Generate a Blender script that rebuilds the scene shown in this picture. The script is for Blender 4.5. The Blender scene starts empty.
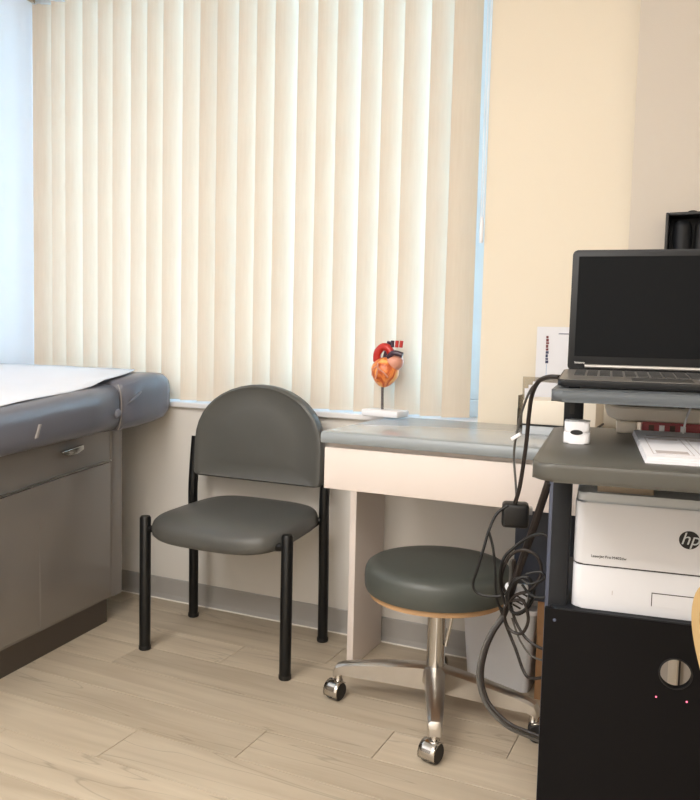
import bpy, bmesh, math, random
from mathutils import Vector, Matrix

# ------------------------------------------------------------------ camera, world, lights, exposure
scene = bpy.context.scene
COL = scene.collection
PI = math.pi
R = math.radians
rnd = random.Random(7)

cam_data = bpy.data.cameras.new('camera')
cam = bpy.data.objects.new('camera', cam_data)
COL.objects.link(cam)
cam_data.sensor_fit = 'HORIZONTAL'
cam_data.sensor_width = 36.0
cam_data.lens = 36.0 * 797.0 / 700.0
cam_data.clip_start = 0.05
cam.matrix_world = Matrix(((0.90692611, -0.05399618, 0.41781509, 0.0),
                           (0.42059365, 0.05906021, -0.90532473, 0.0),
                           (0.02420783, 0.99679301, 0.07627369, 1.05),
                           (0, 0, 0, 1)))
scene.camera = cam

scene.view_settings.view_transform = 'Standard'
scene.view_settings.look = 'None'
scene.view_settings.gamma = 1.0
scene.view_settings.use_curve_mapping = False
scene.view_settings.exposure = 0.0

world = bpy.data.worlds.new('overcast_sky')
scene.world = world
world.use_nodes = True
wbg = world.node_tree.nodes['Background']
wbg.inputs['Color'].default_value = (0.52, 0.80, 1.0, 1)
wbg.inputs['Strength'].default_value = 9.0

CEIL = 2.62
def area_light(name, loc, sx, sy, watts, color):
    d = bpy.data.lights.new(name, 'AREA')
    d.shape = 'RECTANGLE'; d.size = sx; d.size_y = sy
    d.energy = watts; d.color = color
    o = bpy.data.objects.new(name, d); COL.objects.link(o)
    o.location = loc
    return o
FILL_PANELS = [(-1.25, 0.15), (-1.25, -1.1), (0.25, -1.1)]  # unseen ceiling panels, added and placed to front-light the blind
for lx, ly in FILL_PANELS:
    area_light('ceiling_panel_glow', (lx, ly, CEIL - 0.035), 1.15, 0.55, 33, (1.0, 0.98, 0.96))

# ------------------------------------------------------------------ materials
def s2l(c):
    def f(v):
        v /= 255.0
        return v / 12.92 if v <= 0.04045 else ((v + 0.055) / 1.055) ** 2.4
    return (f(c[0]), f(c[1]), f(c[2]), 1.0)

def mat(name, rgb, rough=0.5, metal=0.0, var=0.06, vscale=8.0, bump=0.0, bscale=200.0, spec=0.5, coat=0.0, emit=None, trans=0.0):
    m = bpy.data.materials.new(name); m.use_nodes = True
    nt = m.node_tree; b = nt.nodes['Principled BSDF']
    base = s2l(rgb)
    tc = nt.nodes.new('ShaderNodeTexCoord')
    nz = nt.nodes.new('ShaderNodeTexNoise'); nz.inputs['Scale'].default_value = vscale; nz.inputs['Detail'].default_value = 4
    nt.links.new(tc.outputs['Object'], nz.inputs['Vector'])
    mx = nt.nodes.new('ShaderNodeMix'); mx.data_type = 'RGBA'
    mx.inputs[6].default_value = tuple(max(0, v * (1 - var)) for v in base[:3]) + (1,)
    mx.inputs[7].default_value = tuple(min(1, v * (1 + var)) for v in base[:3]) + (1,)
    nt.links.new(nz.outputs['Fac'], mx.inputs[0])
    nt.links.new(mx.outputs[2], b.inputs['Base Color'])
    b.inputs['Roughness'].default_value = rough
    b.inputs['Metallic'].default_value = metal
    b.inputs['Specular IOR Level'].default_value = spec
    b.inputs['Coat Weight'].default_value = coat
    b.inputs['Coat Roughness'].default_value = 0.08
    b.inputs['Transmission Weight'].default_value = trans
    if bump > 0:
        n2 = nt.nodes.new('ShaderNodeTexNoise'); n2.inputs['Scale'].default_value = bscale; n2.inputs['Detail'].default_value = 3
        nt.links.new(tc.outputs['Object'], n2.inputs['Vector'])
        bp = nt.nodes.new('ShaderNodeBump'); bp.inputs['Strength'].default_value = bump; bp.inputs['Distance'].default_value = 0.002
        nt.links.new(n2.outputs['Fac'], bp.inputs['Height'])
        nt.links.new(bp.outputs['Normal'], b.inputs['Normal'])
    if emit:
        b.inputs['Emission Color'].default_value = s2l(emit[0]); b.inputs['Emission Strength'].default_value = emit[1]
    return m

M = {}
M['wall_cream'] = mat('wall_cream_paint', (230, 219, 200), 0.75, var=0.02, vscale=3, bump=0.15, bscale=350, spec=0.25)  # cream of the warm light put into the wall colour
M['wall_white'] = mat('wall_cool_white_paint', (240, 242, 249), 0.75, var=0.02, vscale=3, bump=0.15, bscale=350, spec=0.25)  # cool daylight on the left wall put into its colour
M['wall_dado'] = mat('wall_off_white_paint', (224, 220, 214), 0.75, var=0.02, vscale=3, bump=0.15, bscale=350, spec=0.25)  # whiter colour stands in for the neutral light below the sill
M['wall_rose'] = mat('wall_rose_grey_paint', (204, 195, 184), 0.75, var=0.02, vscale=3, bump=0.15, bscale=350, spec=0.25)  # shading difference of the pier put into a rose grey colour
M['ceiling'] = mat('ceiling_white', (238, 236, 232), 0.85, var=0.03, vscale=30, bump=0.3, bscale=120)
M['baseboard'] = mat('grey_vinyl_baseboard', (166, 163, 159), 0.5, var=0.04)
M['caulk'] = mat('white_caulk', (235, 230, 222), 0.5)
M['sub'] = mat('subfloor_grey', (86, 74, 60), 0.9)
M['white_frame'] = mat('white_window_frame', (226, 236, 242), 0.4, var=0.02)
M['sill'] = mat('white_sill', (228, 228, 230), 0.35, var=0.02)
M['vinyl_grey'] = mat('grey_green_vinyl', (80, 80, 77), 0.42, var=0.06, bump=0.12, bscale=420)
M['vinyl_stool'] = mat('dark_sage_vinyl', (74, 78, 74), 0.40, var=0.06, bump=0.12, bscale=420)
M['black_metal'] = mat('black_powder_coat', (16, 17, 18), 0.32, var=0.1, bump=0.1, bscale=600, spec=0.35)
M['black_plastic'] = mat('black_plastic', (15, 15, 16), 0.5, var=0.1)
M['chrome'] = mat('chrome', (206, 203, 198), 0.16, 1.0, var=0.03)
M['brushed'] = mat('polished_aluminium', (205, 201, 196), 0.3, 1.0, var=0.08, vscale=20)
M['taupe'] = mat('taupe_gloss_laminate', (128, 123, 119), 0.15, var=0.04, vscale=4, coat=0.25)
M['plinth'] = mat('dark_taupe_kick', (70, 62, 56), 0.45, var=0.08)
M['pad'] = mat('slate_upholstery', (104, 104, 113), 0.28, var=0.05, bump=0.12, bscale=300)
M['piping'] = mat('pale_seam_piping', (150, 143, 140), 0.5)
M['paper'] = mat('white_paper', (224, 224, 229), 0.8, var=0.02, bump=0.2, bscale=60)
M['desk_top'] = mat('grey_gloss_laminate', (172, 177, 180), 0.22, var=0.03, vscale=25, coat=0.3)
M['desk_edge'] = mat('blue_grey_edge_band', (140, 147, 151), 0.35, var=0.03)
M['desk_body'] = mat('blush_white_laminate', (224, 213, 206), 0.5, var=0.02)
M['cart_shelf'] = mat('charcoal_shelf_laminate', (74, 73, 68), 0.42, var=0.05, vscale=30)
M['cart_upper'] = mat('slate_blue_shelf', (84, 90, 95), 0.4, var=0.05)
M['cart_black'] = mat('black_panel_laminate', (12, 11, 13), 0.6, var=0.08, spec=0.15)
M['cart_post'] = mat('dark_slate_post', (26, 28, 32), 0.5, var=0.08, spec=0.25)
M['cart_rail'] = mat('blue_steel_rail', (76, 82, 100), 0.4, var=0.06)
M['printer'] = mat('printer_white', (216, 217, 222), 0.45, var=0.015)
M['printer_grey'] = mat('printer_pale_grey', (196, 201, 205), 0.45, var=0.02)
M['dark_gap'] = mat('dark_groove', (60, 52, 52), 0.7)
M['tan'] = mat('tan_plastic', (168, 150, 128), 0.5)
M['laptop'] = mat('laptop_graphite', (28, 29, 31), 0.42, var=0.05, spec=0.3)
M['laptop_base'] = mat('laptop_silver_deck', (132, 128, 124), 0.35, metal=0.4, var=0.06)
M['screen'] = mat('dark_screen_matte', (10, 12, 15), 0.6, var=0.02, spec=0.12)
M['key'] = mat('dark_keys', (62, 62, 62), 0.5)
M['silver'] = mat('silver_trim', (190, 188, 186), 0.3, metal=0.6)
M['gloss_white'] = mat('gloss_white_plastic', (238, 238, 242), 0.25, var=0.015)
M['ink'] = mat('black_ink', (18, 18, 20), 0.5)
M['print_grey'] = mat('grey_print', (178, 170, 170), 0.8)
M['print_red'] = mat('maroon_print', (110, 48, 52), 0.7)
M['print_blue'] = mat('navy_print', (56, 60, 92), 0.7)
M['pale_blue_print'] = mat('pale_blue_print', (170, 190, 215), 0.7)
M['beige'] = mat('beige_plastic', (234, 224, 208), 0.45, var=0.02)
M['red_box'] = mat('red_card', (152, 62, 66), 0.5, var=0.2, vscale=60)
M['brown'] = mat('dark_brown', (66, 40, 28), 0.5)
M['cable_dark'] = mat('dark_brown_cable', (34, 27, 24), 0.45)
M['cable_grey'] = mat('grey_cable', (84, 82, 78), 0.45)
M['cable_black'] = mat('black_cable', (16, 16, 17), 0.45)
M['cardboard'] = mat('cardboard', (160, 122, 86), 0.8, var=0.08)
M['navy'] = mat('slate_navy_box', (44, 50, 64), 0.5, var=0.06)
M['bin'] = mat('white_bin', (234, 236, 241), 0.4, var=0.02)
M['wood'] = mat('golden_wood', (190, 160, 112), 0.4, var=0.2, vscale=14)
M['rim_wood'] = mat('stool_plywood', (190, 152, 112), 0.5, var=0.1)
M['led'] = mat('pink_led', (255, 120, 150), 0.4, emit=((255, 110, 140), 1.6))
M['lamp'] = mat('lamp_diffuser', (250, 246, 238), 0.5, emit=((255, 236, 214), 3.0))
M['rod'] = mat('dark_steel_rod', (120, 116, 120), 0.25, metal=0.9)
M['artery'] = mat('artery_red', (190, 48, 40), 0.3, var=0.2, vscale=60)
M['vein'] = mat('vein_plum', (58, 40, 56), 0.3, var=0.2, vscale=60)
M['pulm'] = mat('pale_pink_muscle', (214, 150, 128), 0.35, var=0.1, vscale=60)

# wood-look vinyl planks: grain stretched along the plank (object X), a shade of its own per plank
def plank_material():
    m = bpy.data.materials.new('pale_oak_vinyl_plank'); m.use_nodes = True
    nt = m.node_tree; b = nt.nodes['Principled BSDF']; N = nt.nodes.new; Lk = nt.links.new
    tc = N('ShaderNodeTexCoord'); oi = N('ShaderNodeObjectInfo')
    mp = N('ShaderNodeMapping'); mp.inputs['Scale'].default_value = (0.8, 9.0, 1.0)
    ad = N('ShaderNodeVectorMath'); ad.operation = 'ADD'
    ml = N('ShaderNodeMath'); ml.operation = 'MULTIPLY'; ml.inputs[1].default_value = 40.0
    Lk(oi.outputs['Random'], ml.inputs[0]); Lk(tc.outputs['Object'], ad.inputs[0]); Lk(ml.outputs[0], ad.inputs[1])
    Lk(ad.outputs[0], mp.inputs['Vector'])
    nz = N('ShaderNodeTexNoise'); nz.inputs['Scale'].default_value = 2.2; nz.inputs['Detail'].default_value = 5; nz.inputs['Distortion'].default_value = 0.7
    Lk(mp.outputs[0], nz.inputs['Vector'])
    cr = N('ShaderNodeValToRGB')
    cr.color_ramp.elements[0].position = 0.32; cr.color_ramp.elements[0].color = s2l((181, 166, 145))
    cr.color_ramp.elements[1].position = 0.68; cr.color_ramp.elements[1].color = s2l((200, 186, 165))
    Lk(nz.outputs['Fac'], cr.inputs[0])
    # thin dark grain threads
    mp2 = N('ShaderNodeMapping'); mp2.inputs['Scale'].default_value = (0.55, 7.0, 1.0)
    Lk(ad.outputs[0], mp2.inputs['Vector'])
    n2 = N('ShaderNodeTexNoise'); n2.inputs['Scale'].default_value = 1.6; n2.inputs['Detail'].default_value = 2; n2.inputs['Distortion'].default_value = 0.5
    Lk(mp2.outputs[0], n2.inputs['Vector'])
    sb = N('ShaderNodeMath'); sb.operation = 'SUBTRACT'; sb.inputs[1].default_value = 0.5; Lk(n2.outputs['Fac'], sb.inputs[0])
    ab = N('ShaderNodeMath'); ab.operation = 'ABSOLUTE'; Lk(sb.outputs[0], ab.inputs[0])
    mr = N('ShaderNodeMapRange'); mr.inputs[1].default_value = 0.0; mr.inputs[2].default_value = 0.008; mr.inputs[3].default_value = 0.75; mr.inputs[4].default_value = 1.0
    Lk(ab.outputs[0], mr.inputs[0])
    m1 = N('ShaderNodeMix'); m1.data_type = 'RGBA'; m1.blend_type = 'MULTIPLY'; m1.inputs[0].default_value = 1.0
    Lk(cr.outputs[0], m1.inputs[6]); Lk(mr.outputs[0], m1.inputs[7])
    # per plank tone
    mr2 = N('ShaderNodeMapRange'); mr2.inputs[3].default_value = 0.90; mr2.inputs[4].default_value = 1.05
    Lk(oi.outputs['Random'], mr2.inputs[0])
    m2 = N('ShaderNodeMix'); m2.data_type = 'RGBA'; m2.blend_type = 'MULTIPLY'; m2.inputs[0].default_value = 1.0
    Lk(m1.outputs[2], m2.inputs[6]); Lk(mr2.outputs[0], m2.inputs[7])
    Lk(m2.outputs[2], b.inputs['Base Color'])
    b.inputs['Roughness'].default_value = 0.42
    b.inputs['Specular IOR Level'].default_value = 0.4
    bp = N('ShaderNodeBump'); bp.inputs['Strength'].default_value = 0.08; bp.inputs['Distance'].default_value = 0.002
    Lk(nz.outputs['Fac'], bp.inputs['Height']); Lk(bp.outputs['Normal'], b.inputs['Normal'])
    return m
M['plank'] = plank_material()

def slat_material(name, c0, c1, tcol, fac):
    m = bpy.data.materials.new(name); m.use_nodes = True
    nt = m.node_tree; nt.nodes.clear(); N = nt.nodes.new; Lk = nt.links.new
    out = N('ShaderNodeOutputMaterial'); mx = N('ShaderNodeMixShader'); mx.inputs[0].default_value = fac
    df = N('ShaderNodeBsdfDiffuse'); tr = N('ShaderNodeBsdfTranslucent')
    tc = N('ShaderNodeTexCoord'); wv = N('ShaderNodeTexNoise'); wv.inputs['Scale'].default_value = 120
    mp = N('ShaderNodeMapping'); mp.inputs['Scale'].default_value = (1, 1, 0.08)
    Lk(tc.outputs['Object'], mp.inputs['Vector']); Lk(mp.outputs[0], wv.inputs['Vector'])
    cr = N('ShaderNodeValToRGB'); cr.color_ramp.elements[0].color = s2l(c0); cr.color_ramp.elements[1].color = s2l(c1)
    Lk(wv.outputs['Fac'], cr.inputs[0]); Lk(cr.outputs[0], df.inputs['Color'])
    tr.inputs['Color'].default_value = s2l(tcol)
    Lk(df.outputs[0], mx.inputs[1]); Lk(tr.outputs[0], mx.inputs[2]); Lk(mx.outputs[0], out.inputs[0])
    return m
M['slat'] = slat_material('cream_blind_fabric', (222, 207, 188), (232, 219, 202), (232, 226, 212), 0.12)
M['slat_back'] = slat_material('white_blind_backing', (238, 240, 242), (244, 246, 248), (240, 242, 244), 0.30)

def glass_material(name, tint, gloss):
    m = bpy.data.materials.new(name); m.use_nodes = True
    nt = m.node_tree; nt.nodes.clear(); N = nt.nodes.new; Lk = nt.links.new
    out = N('ShaderNodeOutputMaterial'); mx = N('ShaderNodeMixShader')
    t = N('ShaderNodeBsdfTransparent'); t.inputs[0].default_value = tint
    g = N('ShaderNodeBsdfGlossy'); g.inputs['Roughness'].default_value = 0.03
    fr = N('ShaderNodeFresnel'); fr.inputs[0].default_value = gloss
    Lk(fr.outputs[0], mx.inputs[0]); Lk(t.outputs[0], mx.inputs[1]); Lk(g.outputs[0], mx.inputs[2]); Lk(mx.outputs[0], out.inputs[0])
    return m
M['glass'] = glass_material('window_glass', (0.95, 0.98, 1, 1), 1.45)
M['acrylic'] = glass_material('smoky_acrylic', (0.78, 0.76, 0.72, 1), 1.35)

def heart_material():
    m = bpy.data.materials.new('heart_muscle'); m.use_nodes = True
    nt = m.node_tree; b = nt.nodes['Principled BSDF']; N = nt.nodes.new; Lk = nt.links.new
    tc = N('ShaderNodeTexCoord')
    mp = N('ShaderNodeMapping'); mp.inputs['Scale'].default_value = (30, 30, 14); mp.inputs['Rotation'].default_value = (0.3, 0.5, 0.2)
    Lk(tc.outputs['Object'], mp.inputs[0])
    n = N('ShaderNodeTexNoise'); n.inputs['Scale'].default_value = 1.3; n.inputs['Detail'].default_value = 4; n.inputs['Distortion'].default_value = 1.2
    Lk(mp.outputs[0], n.inputs['Vector'])
    cr = N('ShaderNodeValToRGB'); e = cr.color_ramp.elements
    e[0].position = 0.36; e[0].color = s2l((190, 84, 44)); e[1].position = 0.62; e[1].color = s2l((250, 190, 112))
    x = cr.color_ramp.elements.new(0.48); x.color = s2l((230, 132, 66))
    Lk(n.outputs['Fac'], cr.inputs[0]); Lk(cr.outputs[0], b.inputs['Base Color'])
    b.inputs['Roughness'].default_value = 0.3
    bp = N('ShaderNodeBump'); bp.inputs['Strength'].default_value = 0.4; bp.inputs['Distance'].default_value = 0.003
    Lk(n.outputs['Fac'], bp.inputs['Height']); Lk(bp.outputs['Normal'], b.inputs['Normal'])
    return m
M['heart'] = heart_material()

# ------------------------------------------------------------------ mesh helpers
def link_mesh(name, bm, material, parent=None, smooth=True, loc=None, rot=None, angle=35):
    me = bpy.data.meshes.new(name)
    bmesh.ops.recalc_face_normals(bm, faces=bm.faces)
    bm.to_mesh(me); bm.free()
    me.materials.append(M[material] if isinstance(material, str) else material)
    if smooth:
        me.shade_smooth()
        me.set_sharp_from_angle(angle=R(angle))
    o = bpy.data.objects.new(name, me); COL.objects.link(o)
    if parent: o.parent = parent
    if loc: o.location = loc
    if rot: o.rotation_euler = rot
    return o

def thing(name, label, cat, loc=(0, 0, 0), rotz=0.0, group=None):
    o = bpy.data.objects.new(name, None); COL.objects.link(o)
    o.empty_display_size = 0.05
    o.location = loc; o.rotation_euler = (0, 0, rotz)
    o['label'] = label; o['category'] = cat
    if group: o['group'] = group
    return o

def tag(o, label, cat, group=None):
    o['label'] = label; o['category'] = cat
    if group: o['group'] = group
    return o

def struct(o):
    o['kind'] = 'structure'
    return o

def bm_box(x0, x1, y0, y1, z0, z1, bev=0.0, seg=2, bm=None):
    b = bmesh.new()
    v = [b.verts.new((x, y, z)) for z in (z0, z1) for y in (y0, y1) for x in (x0, x1)]
    for f in ((0, 1, 3, 2), (4, 6, 7, 5), (0, 4, 5, 1), (2, 3, 7, 6), (0, 2, 6, 4), (1, 5, 7, 3)):
        b.faces.new([v[i] for i in f])
    if bev > 0:
        bmesh.ops.bevel(b, geom=list(b.edges), offset=bev, segments=seg, profile=0.5, affect='EDGES')
    return merge(bm, b)

def merge(dst, src):
    if dst is None: return src
    me = bpy.data.meshes.new('tmp'); src.to_mesh(me); src.free(); dst.from_mesh(me); bpy.data.meshes.remove(me)
    return dst

def bm_prism(pts, h0, h1, axis='z', bev=0.0, seg=2, bm=None):
    """polygon pts extruded along axis; for 'z' pts=(x,y); 'y' pts=(x,z); 'x' pts=(y,z)"""
    b = bmesh.new()
    def p(a, c, h):
        return (a, c, h) if axis == 'z' else ((a, h, c) if axis == 'y' else (h, a, c))
    lo = [b.verts.new(p(a, c, h0)) for a, c in pts]; hi = [b.verts.new(p(a, c, h1)) for a, c in pts]
    f0 = b.faces.new(lo); f1 = b.faces.new(hi)
    n = len(pts)
    for i in range(n):
        b.faces.new((lo[i], lo[(i + 1) % n], hi[(i + 1) % n], hi[i]))
    if bev > 0:
        ed = list(set(f0.edges) | set(f1.edges))
        bmesh.ops.bevel(b, geom=ed, offset=bev, segments=seg, profile=0.5, affect='EDGES')
    return merge(bm, b)

def rounded_rect(x0, x1, y0, y1, r, n=5, radii=None):
    rr = radii or (r, r, r, r)           # (x0,y0) (x1,y0) (x1,y1) (x0,y1)
    out = []
    for k, (cx, cy, sx, sy, a0) in enumerate(((x0, y0, 1, 1, PI), (x1, y0, -1, 1, 1.5 * PI), (x1, y1, -1, -1, 0), (x0, y1, 1, -1, 0.5 * PI))):
        q = rr[k]
        if q <= 0: out.append((cx, cy)); continue
        for i in range(n + 1):
            a = a0 + 0.5 * PI * i / n
            out.append((cx + sx * q + q * math.cos(a), cy + sy * q + q * math.sin(a)))
    return out

def bm_lathe(prof, n=32, bm=None, center=(0, 0, 0)):
    b = bmesh.new(); rings = []
    for r, z in prof:
        if r < 1e-5: rings.append([b.verts.new((center[0], center[1], center[2] + z))])
        else: rings.append([b.verts.new((center[0] + r * math.cos(2 * PI * i / n), center[1] + r * math.sin(2 * PI * i / n), center[2] + z)) for i in range(n)])
    for a, c in zip(rings, rings[1:]):
        for i in range(n):
            j = (i + 1) % n
            if len(a) == 1 and len(c) == 1: continue
            if len(a) == 1: b.faces.new((a[0], c[j], c[i]))
            elif len(c) == 1: b.faces.new((a[i], a[j], c[0]))
            else: b.faces.new((a[i], a[j], c[j], c[i]))
    return merge(bm, b)

def smooth_path(pts, sub=6, closed=False):
    P = [Vector(p) for p in pts]; out = []; n = len(P)
    for i in range(n if closed else n - 1):
        if closed: p0, p1, p2, p3 = P[(i - 1) % n], P[i], P[(i + 1) % n], P[(i + 2) % n]
        else: p0, p1, p2, p3 = P[max(i - 1, 0)], P[i], P[i + 1], P[min(i + 2, n - 1)]
        for k in range(sub):
            t = k / sub
            out.append(0.5 * ((2 * p1) + (-p0 + p2) * t + (2 * p0 - 5 * p1 + 4 * p2 - p3) * t * t + (-p0 + 3 * p1 - 3 * p2 + p3) * t ** 3))
    if not closed: out.append(P[-1])
    return out

def bm_tube(path, r, n=8, bm=None, closed=False):
    b = bmesh.new(); P = [Vector(p) for p in path]; m = len(P)
    rad = r if isinstance(r, (list, tuple)) else [r] * m
    tang = []
    for i in range(m):
        a = P[(i - 1) % m] if (closed or i > 0) else P[i]; c = P[(i + 1) % m] if (closed or i < m - 1) else P[i]
        tang.append((c - a).normalized())
    up = Vector((0, 0, 1)) if abs(tang[0].z) < 0.9 else Vector((1, 0, 0))
    nrm = (up - tang[0] * up.dot(tang[0])).normalized(); rings = []
    for i in range(m):
        nrm = (nrm - tang[i] * nrm.dot(tang[i])).normalized(); bi = tang[i].cross(nrm)
        rings.append([b.verts.new(P[i] + rad[i] * (math.cos(2 * PI * k / n) * nrm + math.sin(2 * PI * k / n) * bi)) for k in range(n)])
    for i in range(m if closed else m - 1):
        a, c = rings[i], rings[(i + 1) % m]
        for k in range(n):
            b.faces.new((a[k], a[(k + 1) % n], c[(k + 1) % n], c[k]))
    if not closed:
        b.faces.new(rings[0]); b.faces.new(rings[-1])
    return merge(bm, b)

def bm_blob(rx, ry, rz, seg=20, rings=14, fn=None, bm=None):
    b = bmesh.new()
    bmesh.ops.create_uvsphere(b, u_segments=seg, v_segments=rings, radius=1.0)
    for v in b.verts:
        c = v.co.copy()
        if fn: c = fn(c)
        v.co = (c.x * rx, c.y * ry, c.z * rz)
    return merge(bm, b)

def text_mesh(name, body, size, material, parent, loc, rot, extrude=0.0003, shear=0.0, align='LEFT'):
    cu = bpy.data.curves.new(name, 'FONT'); cu.body = body; cu.size = size; cu.extrude = extrude; cu.shear = shear
    cu.align_x = align; cu.align_y = 'CENTER'
    t = bpy.data.objects.new(name + '_tmp', cu); COL.objects.link(t)
    dg = bpy.context.evaluated_depsgraph_get()
    me = bpy.data.meshes.new_from_object(t.evaluated_get(dg))
    bpy.data.objects.remove(t); bpy.data.curves.remove(cu)
    me.materials.clear(); me.materials.append(M[material]); me.name = name
    o = bpy.data.objects.new(name, me); COL.objects.link(o)
    o.parent = parent; o.location = loc; o.rotation_euler = rot
    return o

# ------------------------------------------------------------------ the room
XL, XR, YB, YF = -2.66, 1.05, 2.525, -1.6
SILL = 0.792
WX0, WX1, WZ1 = XL, -0.705, 2.50          # window opening
PIER_X, PIER_Y = -0.252, 2.405            # where the wall steps forward beside the window

# floor of planks
floor = struct(link_mesh('floor', bm_box(XL - .1, XR + .1, YF - .1, YB + .3, -0.06, -0.004), 'sub', smooth=False))
PW, PL = 0.155, 1.28
row0 = 1.475
r0 = int(math.floor((YF - row0) / PW)) ; r1 = int(math.ceil((YB - row0) / PW))
plank_cache = {}
for r in range(r0, r1 + 1):
    y0 = row0 + r * PW; ya = max(y0, YF); yb = min(y0 + PW, YB)
    if yb - ya < 0.01: continue
    off = -1.35 + 0.305 * r
    k0 = int(math.floor((XL - off) / PL)); k1 = int(math.ceil((XR - off) / PL))
    for k in range(k0, k1 + 1):
        xa = max(off + k * PL, XL); xb = min(off + (k + 1) * PL, XR)
        if xb - xa < 0.02: continue
        key = (round(xb - xa, 3), round(yb - ya, 3))
        if key not in plank_cache:
            g = 0.0008
            bm = bmesh.new(); hx, hy = key[0] / 2 - g, key[1] / 2 - g; c = 0.0006
            lo = [bm.verts.new((sx * hx, sy * hy, -0.004)) for sx, sy in ((-1, -1), (1, -1), (1, 1), (-1, 1))]
            mi = [bm.verts.new((sx * hx, sy * hy, -c)) for sx, sy in ((-1, -1), (1, -1), (1, 1), (-1, 1))]
            hi = [bm.verts.new((sx * (hx - c), sy * (hy - c), 0.0)) for sx, sy in ((-1, -1), (1, -1), (1, 1), (-1, 1))]
            bm.faces.new(hi); bm.faces.new(lo[::-1])
            for a, b_ in ((lo, mi), (mi, hi)):
                for i in range(4): bm.faces.new((a[i], a[(i + 1) % 4], b_[(i + 1) % 4], b_[i]))
            o = link_mesh('plank', bm, 'plank', floor, smooth=False)
            plank_cache[key] = o.data
        else:
            o = bpy.data.objects.new('plank', plank_cache[key]); COL.objects.link(o); o.parent = floor
        o.location = ((xa + xb) / 2, (ya + yb) / 2, 0)

# walls
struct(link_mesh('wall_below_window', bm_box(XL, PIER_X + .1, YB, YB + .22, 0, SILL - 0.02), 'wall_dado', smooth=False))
wb = bm_box(WX1, PIER_X + .1, YB, YB + .22, SILL - 0.02, CEIL)            # right of the window
wb = bm_box(XL, WX1, YB, YB + .22, WZ1, CEIL, bm=wb)                    # above it
wall_back = struct(link_mesh('wall_back', wb, 'wall_cream', smooth=False))
struct(link_mesh('wall_left', bm_box(XL - .1, XL, YF - .1, YB + .3, 0, CEIL), 'wall_white', smooth=False))
struct(link_mesh('wall_pier', bm_box(PIER_X, XR + .1, PIER_Y, YB + .2, 0, CEIL), 'wall_rose', smooth=False))
struct(link_mesh('wall_right', bm_box(XR, XR + .1, YF - .1, PIER_Y, 0, CEIL), 'wall_cream', smooth=False))
struct(link_mesh('wall_front', bm_box(XL, XR, YF - .1, YF, 0, CEIL), 'ceiling', smooth=False))
struct(link_mesh('ceiling', bm_box(XL - .1, XR + .1, YF - .1, YB + .3, CEIL, CEIL + .08), 'ceiling', smooth=False))

# baseboards: cove vinyl with a pale bead of caulk along the floor
def baseboard(name, p, q, inward):
    (x0, y0), (x1, y1) = p, q
    d = Vector((x1 - x0, y1 - y0, 0)); L = d.length; d.normalize(); n = Vector((inward[0], inward[1], 0))
    prof = [(0, 0), (0.012, 0), (0.008, 0.006), (0.005, 0.02), (0.005, 0.082), (0.003, 0.086), (0, 0.086)]
    bm = bmesh.new(); A = []; B = []
    for u, z in prof:
        a = Vector((x0, y0, z)) + n * u
        A.append(bm.verts.new(a)); B.append(bm.verts.new(a + d * L))
    for i in range(len(prof)):
        j = (i + 1) % len(prof); bm.faces.new((A[i], A[j], B[j], B[i]))
    bm.faces.new(A); bm.faces.new(B[::-1])
    o = struct(link_mesh(name, bm, 'baseboard', smooth=False))
    a = Vector((x0, y0, 0.0015)) + n * 0.013
    link_mesh('caulk_bead', bm_tube([a, a + d * L], 0.003, 6), 'caulk', o)
baseboard('baseboard_back', (XL, YB), (PIER_X, YB), (0, -1))
baseboard('baseboard_left', (XL, YF), (XL, YB - .014), (1, 0))
baseboard('baseboard_pier', (PIER_X, PIER_Y), (XR, PIER_Y), (0, -1))

# window behind the blind: sill board, frame, mullion, panes
win = struct(link_mesh('window_1', bm_box(WX0, WX1, YB + .14, YB + .20, SILL, SILL + .06, .004), 'white_frame', smooth=False))
for nm, a in (('frame_head', (WX0, WX1, YB + .14, YB + .20, WZ1 - .06, WZ1)), ('frame_jamb', (WX0, WX0 + .06, YB + .14, YB + .20, SILL + .06, WZ1 - .06)),
              ('frame_jamb', (WX1 - .075, WX1, YB + .14, YB + .20, SILL + .06, WZ1 - .06)), ('frame_mullion', (-1.72, -1.66, YB + .14, YB + .20, SILL + .06, WZ1 - .06))):
    link_mesh(nm, bm_box(*a, .004), 'white_frame', win, smooth=False)
for a, b_ in ((WX0 + .06, -1.72), (-1.66, WX1 - .075)):
    link_mesh('pane', bm_box(a, b_, YB + .168, YB + .172, SILL + .06, WZ1 - .06), 'glass', win, smooth=False)
sill = struct(link_mesh('trim_1', bm_box(WX0, WX1, YB - .022, YB + .22, SILL - .02, SILL, .004), 'sill', smooth=False))
sill['label'] = 'white window sill board under the vertical blind'

# added ceiling fill panels (their light is set at the top)
for lx, ly in FILL_PANELS:
    t = thing('ceiling_light', 'recessed ceiling light panel out of view above the room', 'ceiling light', (lx, ly, CEIL), 0, 'ceiling panels')
    b = bm_box(-.62, .62, -.32, -.29, -.03, 0); b = bm_box(-.62, .62, .29, .32, -.03, 0, bm=b)
    b = bm_box(-.62, -.59, -.29, .29, -.03, 0, bm=b); b = bm_box(.59, .62, -.29, .29, -.03, 0, bm=b)
    link_mesh('lamp_frame', b, 'ceiling', t, smooth=False)
    link_mesh('diffuser', bm_box(-.59, .59, -.29, .29, -.012, -.002), 'lamp', t, smooth=False)

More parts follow.
